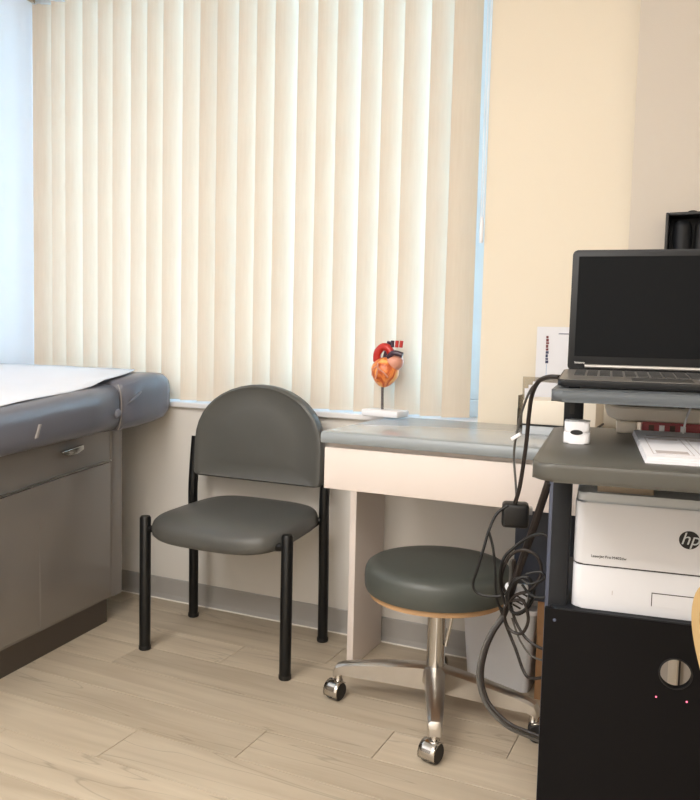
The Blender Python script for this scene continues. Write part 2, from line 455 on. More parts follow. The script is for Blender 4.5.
# ------------------------------------------------------------------ vertical blind
blind = thing('vertical_blind', 'cream vertical slat blind covering the whole window', 'window blind', (0, YB + .03, 0))
PITCH = 0.0822; SW = 0.097
HEAD = 2.385
link_mesh('headrail', bm_box(XL + .004, WX1 - .01, -.02, .03, HEAD + .01, WZ1 - .002, .003), 'white_frame', blind)
link_mesh('valance', bm_box(XL + .004, WX1 + .03, -.065, -.058, HEAD + .018, WZ1 - .002, .002), 'slat', blind)
link_mesh('valance_return', bm_box(XL + .004, XL + .011, -.058, -.02, HEAD + .018, WZ1 - .002), 'slat', blind, smooth=False)
nsl = 24
slat_meshes = {}
for i in range(nsl):
    xc = -0.790 - i * PITCH + 0.006 * math.sin(i * 2.1)
    if xc - 0.045 < XL: xc = XL + 0.0425
    tilt = R(33) + R(3) * math.sin(i * 1.7)                     # left edge towards the room, right edge towards the glass
    top, bot = HEAD + .012, SILL + 0.005
    b = bmesh.new(); nseg = 8; th = 0.0007
    fr = []; bk = []
    for k in range(nseg + 1):
        u = (k / nseg - 0.5) * SW
        w = 0.005 * (1 - (2 * k / nseg - 1) ** 2)               # crown of the slat towards the room
        col = []
        for z in (bot, 0.5 * (bot + top), top):
            col.append((u, -w, z))
        fr.append([b.verts.new(c) for c in col]); bk.append([b.verts.new((c[0], c[1] + th, c[2])) for c in col])
    for k in range(nseg):
        for q in range(2):
            b.faces.new((fr[k][q], fr[k + 1][q], fr[k + 1][q + 1], fr[k][q + 1]))
    nf = len(b.faces)
    for k in range(nseg):
        for q in range(2):
            b.faces.new((bk[k][q], bk[k][q + 1], bk[k + 1][q + 1], bk[k + 1][q])).material_index = 1
    for k in range(nseg):
        for q in (0, 2): b.faces.new((fr[k][q], bk[k][q], bk[k + 1][q], fr[k + 1][q]))
    for k in (0, nseg):
        for q in range(2): b.faces.new((fr[k][q], fr[k][q + 1], bk[k][q + 1], bk[k][q]))
    o = link_mesh('slat', b, 'slat', blind, smooth=True, loc=(xc, 0, 0), rot=(0, 0, tilt), angle=60)
    o.data.materials.append(M['slat_back'])
# cord loop with its tensioner weight at the right end of the blind
cord = thing('blind_cord', 'thin white control cord with small weight hanging at blind right edge', 'cord', (-0.712, YB - .012, 0))
link_mesh('cord_strand', bm_tube([(-.004, 0, 1.445), (-.006, 0, HEAD + .03)], 0.0016, 6), 'gloss_white', cord)
link_mesh('cord_strand', bm_tube([(.004, 0, 1.445), (.006, 0, HEAD + .03)], 0.0016, 6), 'gloss_white', cord)
link_mesh('cord_weight', bm_lathe([(0, 1.365), (.005, 1.367), (.0065, 1.38), (.0065, 1.43), (.005, 1.447), (0, 1.45)], 14), 'gloss_white', cord)

# ------------------------------------------------------------------ desk
DZ = 0.792; DX0, DX1, DY0, DY1 = -1.000, -0.29, 1.985, 2.502
desk = thing('desk', 'shallow desk with grey laminate top and blush white apron below the window', 'desk', (0, 0, 0))
link_mesh('desktop', bm_box(DX0, DX1, DY0 + .006, DY1, DZ - .034, DZ, .002), 'desk_top', desk)
link_mesh('edge_band', bm_prism([(DY0 + .0065, DZ - .034), (DY0 - .004, DZ - .032), (DY0 - .008, DZ - .024), (DY0 - .008, DZ - .012), (DY0 - .003, DZ - .003), (DY0 + .0065, DZ)], DX0, DX1, 'x'), 'desk_edge', desk)
link_mesh('drawer_front', bm_box(DX0 + .003, DX1, DY0 + .012, DY0 + .03, .628, DZ - .046, .002), 'desk_body', desk)
link_mesh('apron_rail', bm_box(DX0 + .006, DX1, DY0 + .03, DY1, DZ - .060, DZ - .034), 'desk_body', desk, smooth=False)
link_mesh('drawer_box', bm_box(DX0 + .04, DX1 - .03, DY0 + .03, DY0 + .19, .640, DZ - .06), 'desk_body', desk, smooth=False)
link_mesh('side_panel', bm_box(DX0 - .038, DX0 - .016, 2.27, 2.507, 0, DZ - .06, .0015), 'desk_body', desk)
link_mesh('side_panel', bm_box(DX1 - .022, DX1, 2.27, 2.507, 0, DZ - .06, .0015), 'desk_body', desk)

# ------------------------------------------------------------------ exam table
EA = R(6.3)
exam = thing('exam_table', 'taupe medical examination table with slate upholstered top by the left wall', 'exam table', (-1.915, 1.681, 0), EA)
# local: x away from the wall (0 = right side face), y towards the window, z up
BW = -0.595; Y0 = -1.25; Y1 = 0.618
link_mesh('plinth', bm_prism(rounded_rect(BW + .06, -.004, Y0 + .06, .545, .012), 0, .096, 'z'), 'plinth', exam)
body = link_mesh('body', bm_prism(rounded_rect(BW, 0, Y0, Y1, .045, 8), .088, .70, 'z', .004), 'taupe', exam)
# side leaf with its sloping top edge: a proud panel below, a recessed drawer rail above
side = bm_prism([(Y0 + .03, .10), (.54, .10), (.54, .588), (.30, .575), (0.0, .553), (-.4, .527), (Y0 + .03, .48)], 0.0, 0.010, 'x', .003)
link_mesh('side_panel', side, 'taupe', exam)
# raised steel bead along the panel's top edge
link_mesh('trim_bead', bm_tube(smooth_path([(.011, -.6, .520), (.011, -.4, .534), (.011, 0, .560), (.011, .3, .582), (.011, .54, .595)], 5), .0030, 6), 'brushed', exam)
link_mesh('reveal_strip', bm_box(.0098, .0112, .165, .172, .11, .46), 'taupe', exam, smooth=False)
link_mesh('corner_post', bm_prism(rounded_rect(-.03, .006, .546, .622, .012), .088, .702, 'z'), 'taupe', exam)
# drawer pull under the pad
pull = bm_prism([(.262, .660), (.372, .672), (.374, .656), (.345, .646), (.30, .642), (.275, .650)], 0.008, 0.022, 'x', .003)
link_mesh('drawer_pull', pull, 'chrome', exam)

def pad_section(name, stations, parent):
    """stations: (y, z_bottom, z_top, x_out, x_in)  closed rounded cross-sections swept along y"""
    b = bmesh.new(); rings = []
    for (y, zb, zt, xo, xi, sq) in stations:
        cx, cz = (xo + xi) / 2, (zb + zt) / 2; hx, hz = (xo - xi) / 2, (zt - zb) / 2
        ring = []
        n = 40; e = sq
        for k in range(n):
            a = 2 * PI * (k + .5) / n
            ca, sa = math.cos(a), math.sin(a)
            rr = min(hz, 0.075)
            # stadium-like rounded rectangle
            px = (hx - rr) * (1 if ca > 0 else -1) + rr * math.copysign(abs(ca) ** e, ca)
            pz = math.copysign(abs(sa) ** e, sa) * hz
            ring.append(b.verts.new((cx + px, y, cz + pz)))
        rings.append(ring)
    for A, B in zip(rings, rings[1:]):
        for k in range(len(A)):
            b.faces.new((A[k], A[(k + 1) % len(A)], B[(k + 1) % len(A)], B[k]))
    b.faces.new(rings[0]); b.faces.new(rings[-1])
    return link_mesh(name, b, 'pad', parent, angle=50)
XO = .100; XI = BW - .035
main = []
for k in range(13):
    y = -1.28 + k * (.462 + 1.28) / 12
    f = (y - 0.0)
    zb = .692 + .045 * max(-.5, f) ; zt = .836 + .080 * f if y > -.6 else .788
    main.append((y, zb, zt, XO, XI, .6))
y_e = .462
main[0] = (-1.28, main[0][1] + .02, main[0][2] - .02, XO - .02, XI + .02, .8)
main.append((y_e + .010, .716, .872, XO - .010, XI + .01, .6))
main.append((y_e + .014, .735, .852, XO - .035, XI + .035, .75))
pad = pad_section('mattress', main, exam)
foot = [(.478, .730, .858, XO - .035, XI + .035, .7), (.482, .716, .876, XO - .010, XI + .01, .6), (.492, .708, .886, XO, XI, .5),
        (.60, .714, .900, XO + .004, XI, .42), (.70, .722, .908, XO + .004, XI, .4), (.765, .732, .905, XO, XI + .005, .42), (.800, .745, .892, XO - .008, XI + .015, .45),
        (.815, .762, .872, XO - .03, XI + .04, .55)]
fpad = pad_section('foot_cushion', foot, exam)
link_mesh('seam_piping', bm_tube([(XO - .022 + .020 * math.cos(a), .476, .794 + .082 * math.sin(a)) for a in [(-1.3 + 2.6 * i / 12) for i in range(13)]], .0024, 6), 'piping', exam)
link_mesh('cover_fold', bm_tube(smooth_path([(XO - .001, .500, .800), (XO + .004, .535, .818), (XO + .003, .575, .838), (XO - .004, .61, .850)], 5), [.001 + .004 * math.sin(PI * i / 15) for i in range(16)], 8), 'pad', exam)
for (yy, zz) in ((.45, .775),):
    link_mesh('upholstery_button', bm_blob(.010, .016, .016), 'pad', exam, loc=(XO + .001, yy, zz))
link_mesh('pull_tab', bm_prism([(.055, .775), (.066, .775), (.050, .735), (.040, .735)], XO - .004, XO + .004, 'x', .001), 'piping', exam)
# paper sheet draped over the mattress
b = bmesh.new(); g = []
ys = [-1.2 + i * (1.2 + .70) / 30 for i in range(31)]
for y in ys:
    za = .836 + .080 * y if y > -.6 else .788; zf = .889 + min(max(y - .465, 0), .22) * .11
    w_ = min(1, max(0, (y - .36) / .12)); w_ = w_ * w_ * (3 - 2 * w_); zt = za * (1 - w_) + max(zf, za) * w_
    row = []
    for k in range(17):
        u = k / 16
        xo_edge = XO - .048 - .004 * math.sin(5 * y) - .05 * max(0, (y - .5) / .2) ** 2
        x = xo_edge + (XI + .005 - xo_edge) * u
        drop = .003 * max(0, (x - XO + .08) / .03) ** 2
        row.append(b.verts.new((x, y, zt + .006 - drop + .0012 * math.sin(17 * y + 9 * x) + .001 * math.sin(31 * x - 11 * y))))
    g.append(row)
for A, B in zip(g, g[1:]):
    for k in range(16): b.faces.new((A[k], A[k + 1], B[k + 1], B[k]))
paper = link_mesh('table_paper', b, 'paper', None, loc=(-1.915, 1.681, 0), rot=(0, 0, EA))
paper.modifiers.new('thickness', 'SOLIDIFY').thickness = 0.0015
tag(paper, 'white paper sheet covering the slate examination table top', 'paper sheet')

# ------------------------------------------------------------------ visitor chair
CX, CY = -1.45, 2.25
chair = thing('visitor_chair', 'grey vinyl armless chair with rounded back and black tube legs', 'chair', (CX, CY, 0))
LR = 0.0185
for (x, y, top) in ((-.241, -.175, .452), (.287, -.160, .452)):
    leg = link_mesh('leg', bm_lathe([(0, .012), (LR, .012), (LR, top - .006), (LR * .8, top), (0, top)], 18), 'black_metal', chair, loc=(x, y, 0))
    link_mesh('foot_cap', bm_lathe([(0, 0), (LR * .95, 0), (LR * 1.08, .003), (LR * 1.08, .014), (0, .016)], 18), 'black_plastic', leg)
for (x, y) in ((-.287, .150), (.250, .160)):
    pts = smooth_path([(x, y + .01, .012), (x, y + .008, .25), (x, y, .45), (x, y + .004, .55), (x, y + .018, .68)], 5)
    leg = link_mesh('leg', bm_tube(pts, LR * .95, 14), 'black_metal', chair)
    link_mesh('foot_cap', bm_lathe([(0, 0), (LR * .95, 0), (LR * 1.08, .003), (LR * 1.08, .014), (0, .016)], 18), 'black_plastic', leg, loc=(x, y + .01, 0))
b = bm_tube([(-.241, -.175, .412), (.0, -.155, .398), (.287, -.160, .412)], .011, 10)
link_mesh('front_rail', b, 'black_metal', chair)
link_mesh('side_rail', bm_tube(smooth_path([(-.241, -.175, .415), (-.20, -.12, .398), (-.20, .10, .405), (-.287, .155, .43)], 5), .011, 10), 'black_metal', chair)
link_mesh('side_rail', bm_tube(smooth_path([(.287, -.160, .415), (.225, -.12, .398), (.215, .10, .405), (.250, .165, .44)], 5), .011, 10), 'black_metal', chair)
# seat cushion: wider at the front, domed top, rounded drooping front edge
b = bmesh.new()
def seat_loop(ins, z, dome):
    out = []
    n = 56
    for k in range(n):
        a = 2 * PI * k / n; ca, sa = math.cos(a), math.sin(a)
        e = .5
        u = math.copysign(abs(ca) ** e, ca); v = math.copysign(abs(sa) ** e, sa)
        hw = (.256 - .026 * (v + 1) / 2) * ins; 
        x = .018 + u * hw; y = -.012 + v * .222 * ins
        vv = v * ins
        out.append(b.verts.new((x, y, z + .010 * vv - .016 * max(0, -vv) ** 3 * (1 - .5 * u * u) + dome)))
    return out
L_ = [seat_loop(i_, z, d) for i_, z, d in ((.60, .400, 0), (.90, .402, 0), (.965, .406, 0), (.992, .414, 0), (1.0, .426, 0), (.995, .440, 0), (.975, .452, 0), (.94, .460, 0), (.86, .467, 0), (.65, .472, 0), (.35, .474, 0), (.1, .474, 0))]
for A, B in zip(L_, L_[1:]):
    for k in range(len(A)): b.faces.new((A[k], A[(k + 1) % len(A)], B[(k + 1) % len(A)], B[k]))
b.faces.new(L_[0]); b.faces.new(L_[-1])
link_mesh('seat', b, 'vinyl_grey', chair, angle=60)
# backrest: D-shaped padded panel, flat bottom, semicircular top, slightly curved around the sitter
def d_outline(w, z0, zc, n=20):
    pts = []
    rc = .02
    for k in range(5):
        a = PI + .5 * PI * k / 4; pts.append((-w + rc + rc * math.cos(a), z0 + rc + rc * math.sin(a)))
    for k in range(5):
        a = 1.5 * PI + .5 * PI * k / 4; pts.append((w - rc + rc * math.cos(a), z0 + rc + rc * math.sin(a)))
    for k in range(n + 1):
        a = PI * k / n; pts.append((w * math.cos(a), zc + (.215) * abs(math.sin(a)) ** .9))
    return pts
b = bmesh.new()
zlist = [(-.020, .90), (-.026, .955), (-.022, .99), (-.010, 1.0), (.010, 1.0), (.018, .985)]
o_ = d_outline(.258, .545, .668)
cz = .69
rings = []
def bend(x, z, y):
    return (x, y + .10 * x * x * -1 + .02 + (z - .55) * .05, z)
for (yy, s) in [(-.028, .3), (-.029, .6)] + zlist:
    rings.append([b.verts.new(bend(x * s, cz + (z - cz) * s, yy)) for x, z in o_])
for A, B in zip(rings, rings[1:]):
    for k in range(len(A)): b.faces.new((A[k], A[(k + 1) % len(A)], B[(k + 1) % len(A)], B[k]))
b.faces.new(rings[0]); b.faces.new(rings[-1])
link_mesh('backrest', b, 'vinyl_grey', chair, loc=(-.005, .125, 0), angle=50)
link_mesh('back_bracket', bm_box(-.285, .25, .150, .162, .60, .63, .002), 'black_metal', chair)

# ------------------------------------------------------------------ rolling stool
stool = thing('rolling_stool', 'round dark sage stool on a chrome star base with casters', 'stool', (-0.683, 2.10, 0))
SR = .205
UPZ = .066
link_mesh('seat_cushion', bm_lathe([(0, .370), (.10, .370), (.165, .368), (.188, .365), (.199, .358), (.205, .346), (.207, .325), (.206, .302), (.202, .291), (.19, .288), (0, .288)], 48), 'vinyl_stool', stool, loc=(0, 0, UPZ))
link_mesh('seat_board', bm_lathe([(0, .288), (.192, .288), (.192, .274), (.17, .268), (0, .268)], 40), 'rim_wood', stool, loc=(0, 0, UPZ))
col = link_mesh('column', bm_lathe([(0, .336), (.034, .336), (.038, .320), (.036, .300), (.030, .288), (.026, .280), (.026, .13), (.0, .13)], 28), 'chrome', stool)
link_mesh('height_lever', bm_tube(smooth_path([(.03, -.005, .318), (.046, -.008, .305), (.042, -.008, .26), (.030, -.006, .20)], 5), .005, 8), 'chrome', stool)
link_mesh('hub', bm_lathe([(0, .138), (.034, .136), (.040, .128), (.042, .095), (.036, .082), (0, .082)], 28), 'brushed', stool)
ARS = {189: .285, 289: .262, 354: .288, 108: .27}
for a in (189, 289, 354, 108):
    an = R(a); AR = ARS[a]; ka = AR / .285; ca, sa = math.cos(an), math.sin(an)
    b = bmesh.new(); rings = []
    for (r_, zt, zb, w) in ((.02, .138, .072, .028), (.06, .136, .072, .027), (.14, .128, .074, .024), (.23, .116, .074, .021), (.272, .107, .076, .019), (.290, .100, .070, .018), (.298, .086, .064, .014)):
        ring = []
        for (ww, z) in ((-w, zb), (-w, zt - .006), (-w * .6, zt), (w * .6, zt), (w, zt - .006), (w, zb)):
            ring.append(b.verts.new((r_ * ka * ca - ww * sa, r_ * ka * sa + ww * ca, z)))
        rings.append(ring)
    for A, B in zip(rings, rings[1:]):
        for k in range(6): b.faces.new((A[k], A[(k + 1) % 6], B[(k + 1) % 6], B[k]))
    b.faces.new(rings[0]); b.faces.new(rings[-1])
    arm = link_mesh('arm', b, 'brushed', stool)
    # twin wheel caster: stem, two wheels, chrome hood
    cst = link_mesh('caster', bm_lathe([(0, .080), (.011, .080), (.011, .058), (.014, .052), (.0, .05)], 14), 'chrome', stool, loc=(AR * ca, AR * sa, 0))
    sw = {189: 258, 289: 256, 354: 10, 108: 80}[a]
    for s in (-1, 1):
        w = bm_lathe([(0, -.009), (.022, -.009), (.026, -.006), (.026, .006), (.022, .009), (0, .009)], 22)
        bmesh.ops.rotate(w, verts=w.verts, cent=(0, 0, 0), matrix=Matrix.Rotation(PI / 2, 3, 'X'))
        bmesh.ops.translate(w, verts=w.verts, vec=(.012, s * .013, .026))
        link_mesh('wheel', w, 'black_plastic', cst, rot=(0, 0, R(sw)))
    h = bmesh.new(); rr = []
    for k in range(9):
        t = R(-25 + 150 * k / 8)
        rr.append([h.verts.new((.012 + .029 * math.cos(t), yy, .026 + .029 * math.sin(t))) for yy in (-.024, -.012, 0, .012, .024)])
    for A, B in zip(rr, rr[1:]):
        for k in range(4): h.faces.new((A[k], A[k + 1], B[k + 1], B[k]))
    hd = link_mesh('hood', h, 'chrome', cst, rot=(0, 0, R(sw)))
    hd.modifiers.new('thickness', 'SOLIDIFY').thickness = 0.002

# ------------------------------------------------------------------ heart model
hm = thing('heart_model', 'anatomical orange heart model on a rod and white base on the desk', 'heart model', (-1.052, 2.468, DZ), R(-8))
hm.scale = (1.12, 1.12, 1.12)
link_mesh('base', bm_box(-.062, .062, -.036, .036, 0, .020, .004), 'gloss_white', hm)
hk0 = len(hm.children)
link_mesh('rod', bm_tube([(-.010, 0, .018), (-.012, 0, .105)], .0042, 10), 'rod', hm)
def hshape(c):
    w = 1 - .22 * max(0, -c.z); return Vector((c.x * w + .10 * c.z * c.z, c.y * w, c.z))
heart = link_mesh('ventricles', bm_blob(.043, .040, .046, 28, 20, hshape), 'heart', hm, loc=(-.004, -.002, .132), rot=(0, R(18), 0))
link_mesh('atrium', bm_blob(.030, .026, .024, 20, 14), 'pulm', hm, loc=(.026, .0, .160), rot=(0, R(-25), 0))
link_mesh('aortic_arch', bm_tube(smooth_path([(.008, .002, .165), (.010, 0, .190), (.026, 0, .208), (.046, 0, .206), (.056, .002, .190), (.058, .004, .172)], 5), [.012] * 26, 12), 'artery', hm)
link_mesh('vena_cava', bm_tube(smooth_path([(-.010, .008, .160), (-.004, .010, .190), (.006, .010, .222)], 5), .010, 12), 'vein', hm)
for dx in (.018, .032, .046):
    link_mesh('artery_branch', bm_tube([(dx, .002, .206), (dx - .002 + dx * .1, .002, .226)], .0055, 10), 'artery' if dx > .02 else 'vein', hm)
link_mesh('pulmonary_vein', bm_tube(smooth_path([(.014, -.014, .176), (.034, -.018, .190), (.060, -.010, .184)], 5), .008, 10), 'vein', hm)
for pts in ([(-.006, -.040, .160), (-.004, -.044, .140), (-.012, -.042, .112)], [(-.004, -.044, .145), (.016, -.042, .132), (.026, -.034, .118)], [(-.006, -.042, .150), (-.024, -.036, .140), (-.036, -.022, .122)]):
    link_mesh('coronary_artery', bm_tube(smooth_path(pts, 5), .0022, 6), 'pulm', hm)
for o in hm.children[hk0:]:
    o.location.x += .042; o.location.z += .003

# ------------------------------------------------------------------ equipment cart (rotated a little against the wall)
CO = Vector((-0.243, 1.20, 0)); CA = R(7)
cart = thing('equipment_cart', 'black two-shelf computer cart with charcoal top and closed front panel', 'cart', CO, CA)
def cart_world(x, y, z):
    return (CO.x + x * math.cos(CA) - y * math.sin(CA), CO.y + x * math.sin(CA) + y * math.cos(CA), z)
CW = 0.62; SZ = 0.871
sh = bm_prism(rounded_rect(-.007, CW, 0, .59, .02, 6, (.035, .035, .06, .05)), SZ - .028, SZ, 'z', .007, 3)
link_mesh('main_shelf', sh, 'cart_shelf', cart)
up = bm_prism(rounded_rect(.004, CW - .004, .215, .62, .02, 6, (.02, .02, .03, .03)), .949, .970, 'z', .009, 3)
link_mesh('upper_shelf', up, 'cart_upper', cart)
for x in (.012, CW - .052):
    p = link_mesh('upper_post', bm_box(x, x + .040, .545, .575, SZ, .949, .003), 'cart_post', cart)
    link_mesh('slot', bm_box(x + .012, x + .022, .5445, .548, SZ + .03, SZ + .07), 'black_plastic', p, smooth=False)
for x in (.014, CW - .046):
    link_mesh('front_post', bm_box(x, x + .032, .235, .29, .03, SZ - .028, .003), 'cart_post', cart)
    link_mesh('rear_post', bm_box(x - .022, x + .010, .50, .55, .03, SZ - .028, .003), 'cart_rail', cart)
link_mesh('printer_shelf', bm_prism(rounded_rect(.020, CW - .02, .215, .58, .012), .568, .582, 'z', .003), 'cart_post', cart)
# front panel with a round cable hole
def panel_with_hole(x0, x1, z0, z1, cx, cz, r, y0, y1, n=32):
    b = bmesh.new()
    def ring(y):
        hole = [b.verts.new((cx + r * math.cos(2 * PI * k / n), y, cz + r * math.sin(2 * PI * k / n))) for k in range(n)]
        outer = []
        for k in range(n):
            a = 2 * PI * k / n; c, s = math.cos(a), math.sin(a)
            tx = ((x1 - cx) / c) if c > 1e-6 else (((x0 - cx) / c) if c < -1e-6 else 1e9)
            tz = ((z1 - cz) / s) if s > 1e-6 else (((z0 - cz) / s) if s < -1e-6 else 1e9)
            t = min(tx, tz); outer.append(b.verts.new((cx + t * c, y, cz + t * s)))
        cor = {}
        for (px, pz) in ((x0, z0), (x1, z0), (x1, z1), (x0, z1)):
            cor[(px, pz)] = b.verts.new((px, y, pz))
        return hole, outer, cor
    F = ring(y0); K = ring(y1)
    for (h, o, cor) in (F, K):
        for k in range(n):
            j = (k + 1) % n; vs = [h[k], o[k]]
            a, c = o[k].co, o[j].co
            if abs(a.x - c.x) > 1e-5 and abs(a.z - c.z) > 1e-5:
                px = x0 if (abs(a.x - x0) < 1e-5 or abs(c.x - x0) < 1e-5) else x1
                pz = z0 if (abs(a.z - z0) < 1e-5 or abs(c.z - z0) < 1e-5) else z1
                vs.append(cor[(px, pz)])
            vs += [o[j], h[j]]
            b.faces.new(vs)
    for k in range(n):
        j = (k + 1) % n; b.faces.new((F[0][k], F[0][j], K[0][j], K[0][k]))
    loose = [v for v in b.verts if not v.link_faces]
    bmesh.ops.delete(b, geom=loose, context='VERTS')
    be = [e for e in b.edges if len(e.link_faces) == 1]
    bmesh.ops.bridge_loops(b, edges=be)
    return b
panel = link_mesh('front_panel', panel_with_hole(.010, CW - .01, .06, .580, 0.2315, .493, .0255, .213, .226), 'cart_black', cart, angle=30)
gr = bm_tube([(.2315 + .0262 * math.cos(2 * PI * k / 28), .2125, .493 + .0262 * math.sin(2 * PI * k / 28)) for k in range(28)], .0016, 6, closed=True)
link_mesh('grommet_ring', gr, 'black_plastic', panel)
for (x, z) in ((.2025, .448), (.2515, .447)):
    link_mesh('indicator_light', bm_blob(.0016, .001, .0016, 10, 8), 'led', panel, loc=(x, .2125, z))  # small emissive pink dots on the panel
link_mesh('screw', bm_blob(.003, .0012, .003, 12, 8), 'cart_rail', panel, loc=(.0275, .2125, .560))
link_mesh('base_shelf', bm_box(.012, CW - .012, .227, .57, .06, .08, .002), 'cart_black', cart)
for (x, y) in ((.04, .25), (CW - .04, .25), (.04, .54), (CW - .04, .54)):
    link_mesh('cart_caster', bm_lathe([(0, 0), (.018, 0), (.022, .006), (.022, .03), (.010, .04), (.010, .062), (0, .062)], 16), 'black_plastic', cart, loc=(x, y, 0))

# ------------------------------------------------------------------ printer
PX, PY, PZ = .054, .232, .582
pr = thing('laser_printer', 'white laser printer with round black logo on the cart', 'printer', cart_world(PX, PY, PZ), CA)
PWD, PDP, PH = .40, .34, .208
link_mesh('lower_tray', bm_prism(rounded_rect(0, PWD, 0, PDP, .018), 0, .0775, 'z', .003), 'printer', pr)
link_mesh('seam_gap', bm_prism(rounded_rect(.003, PWD - .003, .003, PDP - .003, .016), .077, .081, 'z'), 'dark_gap', pr)
link_mesh('front_body', bm_prism(rounded_rect(0, PWD, 0, PDP, .018), .0805, .191, 'z', .003), 'printer', pr)
link_mesh('top_cover', bm_prism(rounded_rect(.002, PWD - .002, .004, PDP, .018), .191, PH, 'z', .005), 'printer_grey', pr)
link_mesh('paper_catch', bm_box(.035, .13, .02, .10, PH - .001, PH + .014, .003), 'tan', pr)
th_ = bm_box(.135, .235, -.0008, .004, .018, .0405); 
link_mesh('tray_handle', th_, 'printer', pr, smooth=False)
b = bm_box(.1335, .2365, -.0011, .001, .0405, .0418); b = bm_box(.1335, .1348, -.0011, .001, .018, .0405, bm=b); b = bm_box(.2352, .2365, -.0011, .001, .018, .0405, bm=b)
link_mesh('handle_groove', b, 'dark_gap', pr, smooth=False)
lg = link_mesh('logo_disc', bm_prism([(.0165 * math.cos(2 * PI * k / 36), .0155 * math.sin(2 * PI * k / 36)) for k in range(36)], -.0012, .001, 'y'), 'ink', pr, loc=(.189, 0, .140), smooth=False)
text_mesh('logo_lettering', 'hp', .030, 'printer_grey', lg, (0.001, -.0016, .0015), (PI / 2, 0, 0), .0003, .28, 'CENTER')
text_mesh('model_lettering', 'LaserJet Pro M402dw', .0068, 'ink', pr, (.030, -.0006, .096), (PI / 2, 0, 0))
text_mesh('tray_number', '1', .011, 'print_grey', pr, (.066, -.0006, .033), (PI / 2, 0, 0))

# ------------------------------------------------------------------ laptop
LZ = .970
lp = thing('laptop', 'open dark graphite laptop on the upper cart shelf', 'laptop', cart_world(.010, .29, LZ), CA)
lp.rotation_euler = (R(2.8), 0, CA)
LW = .40; LD = .243
link_mesh('base', bm_prism(rounded_rect(0, LW, 0, LD, .012), .003, .0155, 'z', .004), 'laptop', lp)
link_mesh('deck', bm_prism(rounded_rect(.003, LW - .003, .003, LD - .004, .010), .0150, .0162, 'z'), 'laptop_base', lp)
kb = None
for r_ in range(6):
    for c in range(15):
        x = .026 + c * .0235; y = .092 + r_ * .0215
        kb = bm_box(x, x + .019, y, y + .0175, .0158, .0182, bm=kb)
ko = link_mesh('keyboard', kb, 'key', lp, smooth=False); ko['kind'] = 'stuff'
link_mesh('touchpad', bm_box(.13, .235, .012, .078, .0158, .0168, .0003), 'key', lp)
for x in (.02, LW - .04):
    for y in (.02, LD - .03): link_mesh('rubber_foot', bm_box(x, x + .02, y, y + .01, -.0005 - y * .0489, .005), 'black_plastic', lp, smooth=False)
lid = link_mesh('lid', bm_prism(rounded_rect(0, LW, 0, .256, .010, 5), 0, .007, 'y', .002), 'laptop', lp, loc=(.006, LD - .008, .0145), rot=(R(-10), 0, 0))
link_mesh('screen', bm_box(.013, LW - .013, -.0006, .002, .030, .242), 'screen', lid, smooth=False)
link_mesh('hinge', bm_tube([(.035, -.003, .0095), (LW - .035, -.003, .0095)], .0036, 10), 'silver', lid)
text_mesh('brand_lettering', 'lenovo', .0075, 'silver', lid, (.014, -.0008, .0165), (PI / 2, 0, 0))

# ------------------------------------------------------------------ fingertip oximeter
ox = thing('pulse_oximeter', 'small white fingertip clip device with black oval on cart shelf', 'oximeter', cart_world(.050, .265, SZ), CA)
link_mesh('lower_shell', bm_prism(rounded_rect(-.024, .022, 0, .062, .010), 0, .020, 'z', .004), 'gloss_white', ox)
link_mesh('upper_shell', bm_prism(rounded_rect(-.023, .021, .001, .060, .010), .0195, .040, 'z', .006, 3), 'gloss_white', ox)
link_mesh('window', bm_prism([(-.001 + .011 * math.cos(2 * PI * k / 24), .021 + .0045 * math.sin(2 * PI * k / 24)) for k in range(24)], -.0009, .002, 'y'), 'ink', ox, smooth=False)
link_mesh('display', bm_box(-.016, .014, .018, .045, .0395, .0408), 'printer_grey', ox, smooth=False)

# ------------------------------------------------------------------ printed form pad on the cart
fm = thing('form_pad', 'white stack of printed forms with grey boxes on cart shelf', 'papers', cart_world(.158, .075, SZ), CA + R(1.0))
FW, FD = .33, .405
for k in range(3):
    link_mesh('sheet', bm_box(0.001 * k, FW, .0015 * k, FD - .001 * k, .0035 * k, .0035 * k + .0032), 'paper', fm, smooth=False)
def form_box(x0, x1, y0, y1, bars):
    z0, z1 = .0101, .0106; w = .0012
    b = bm_box(x0, x1, y0, y0 + w, z0, z1); b = bm_box(x0, x1, y1 - w, y1, z0, z1, bm=b); b = bm_box(x0, x0 + w, y0, y1, z0, z1, bm=b); b = bm_box(x1 - w, x1, y0, y1, z0, z1, bm=b)
    for (a, c) in bars: b = bm_box(x0 + .006, x1 - .006, a, c, z0, z1, bm=b)
    link_mesh('printed_box', b, 'print_grey', fm, smooth=False)
form_box(.014, .075, .04, .27, [(.05, .085), (.245, .262)])
form_box(.084, .150, .04, .27, [(.245, .262)])
form_box(.160, .225, .04, .27, [(.245, .262), (.14, .16)])
form_box(.235, .310, .04, .27, [(.245, .262)])
link_mesh('printed_heading', bm_box(.02, .30, .30, .315, .0101, .0106), 'print_grey', fm, smooth=False)

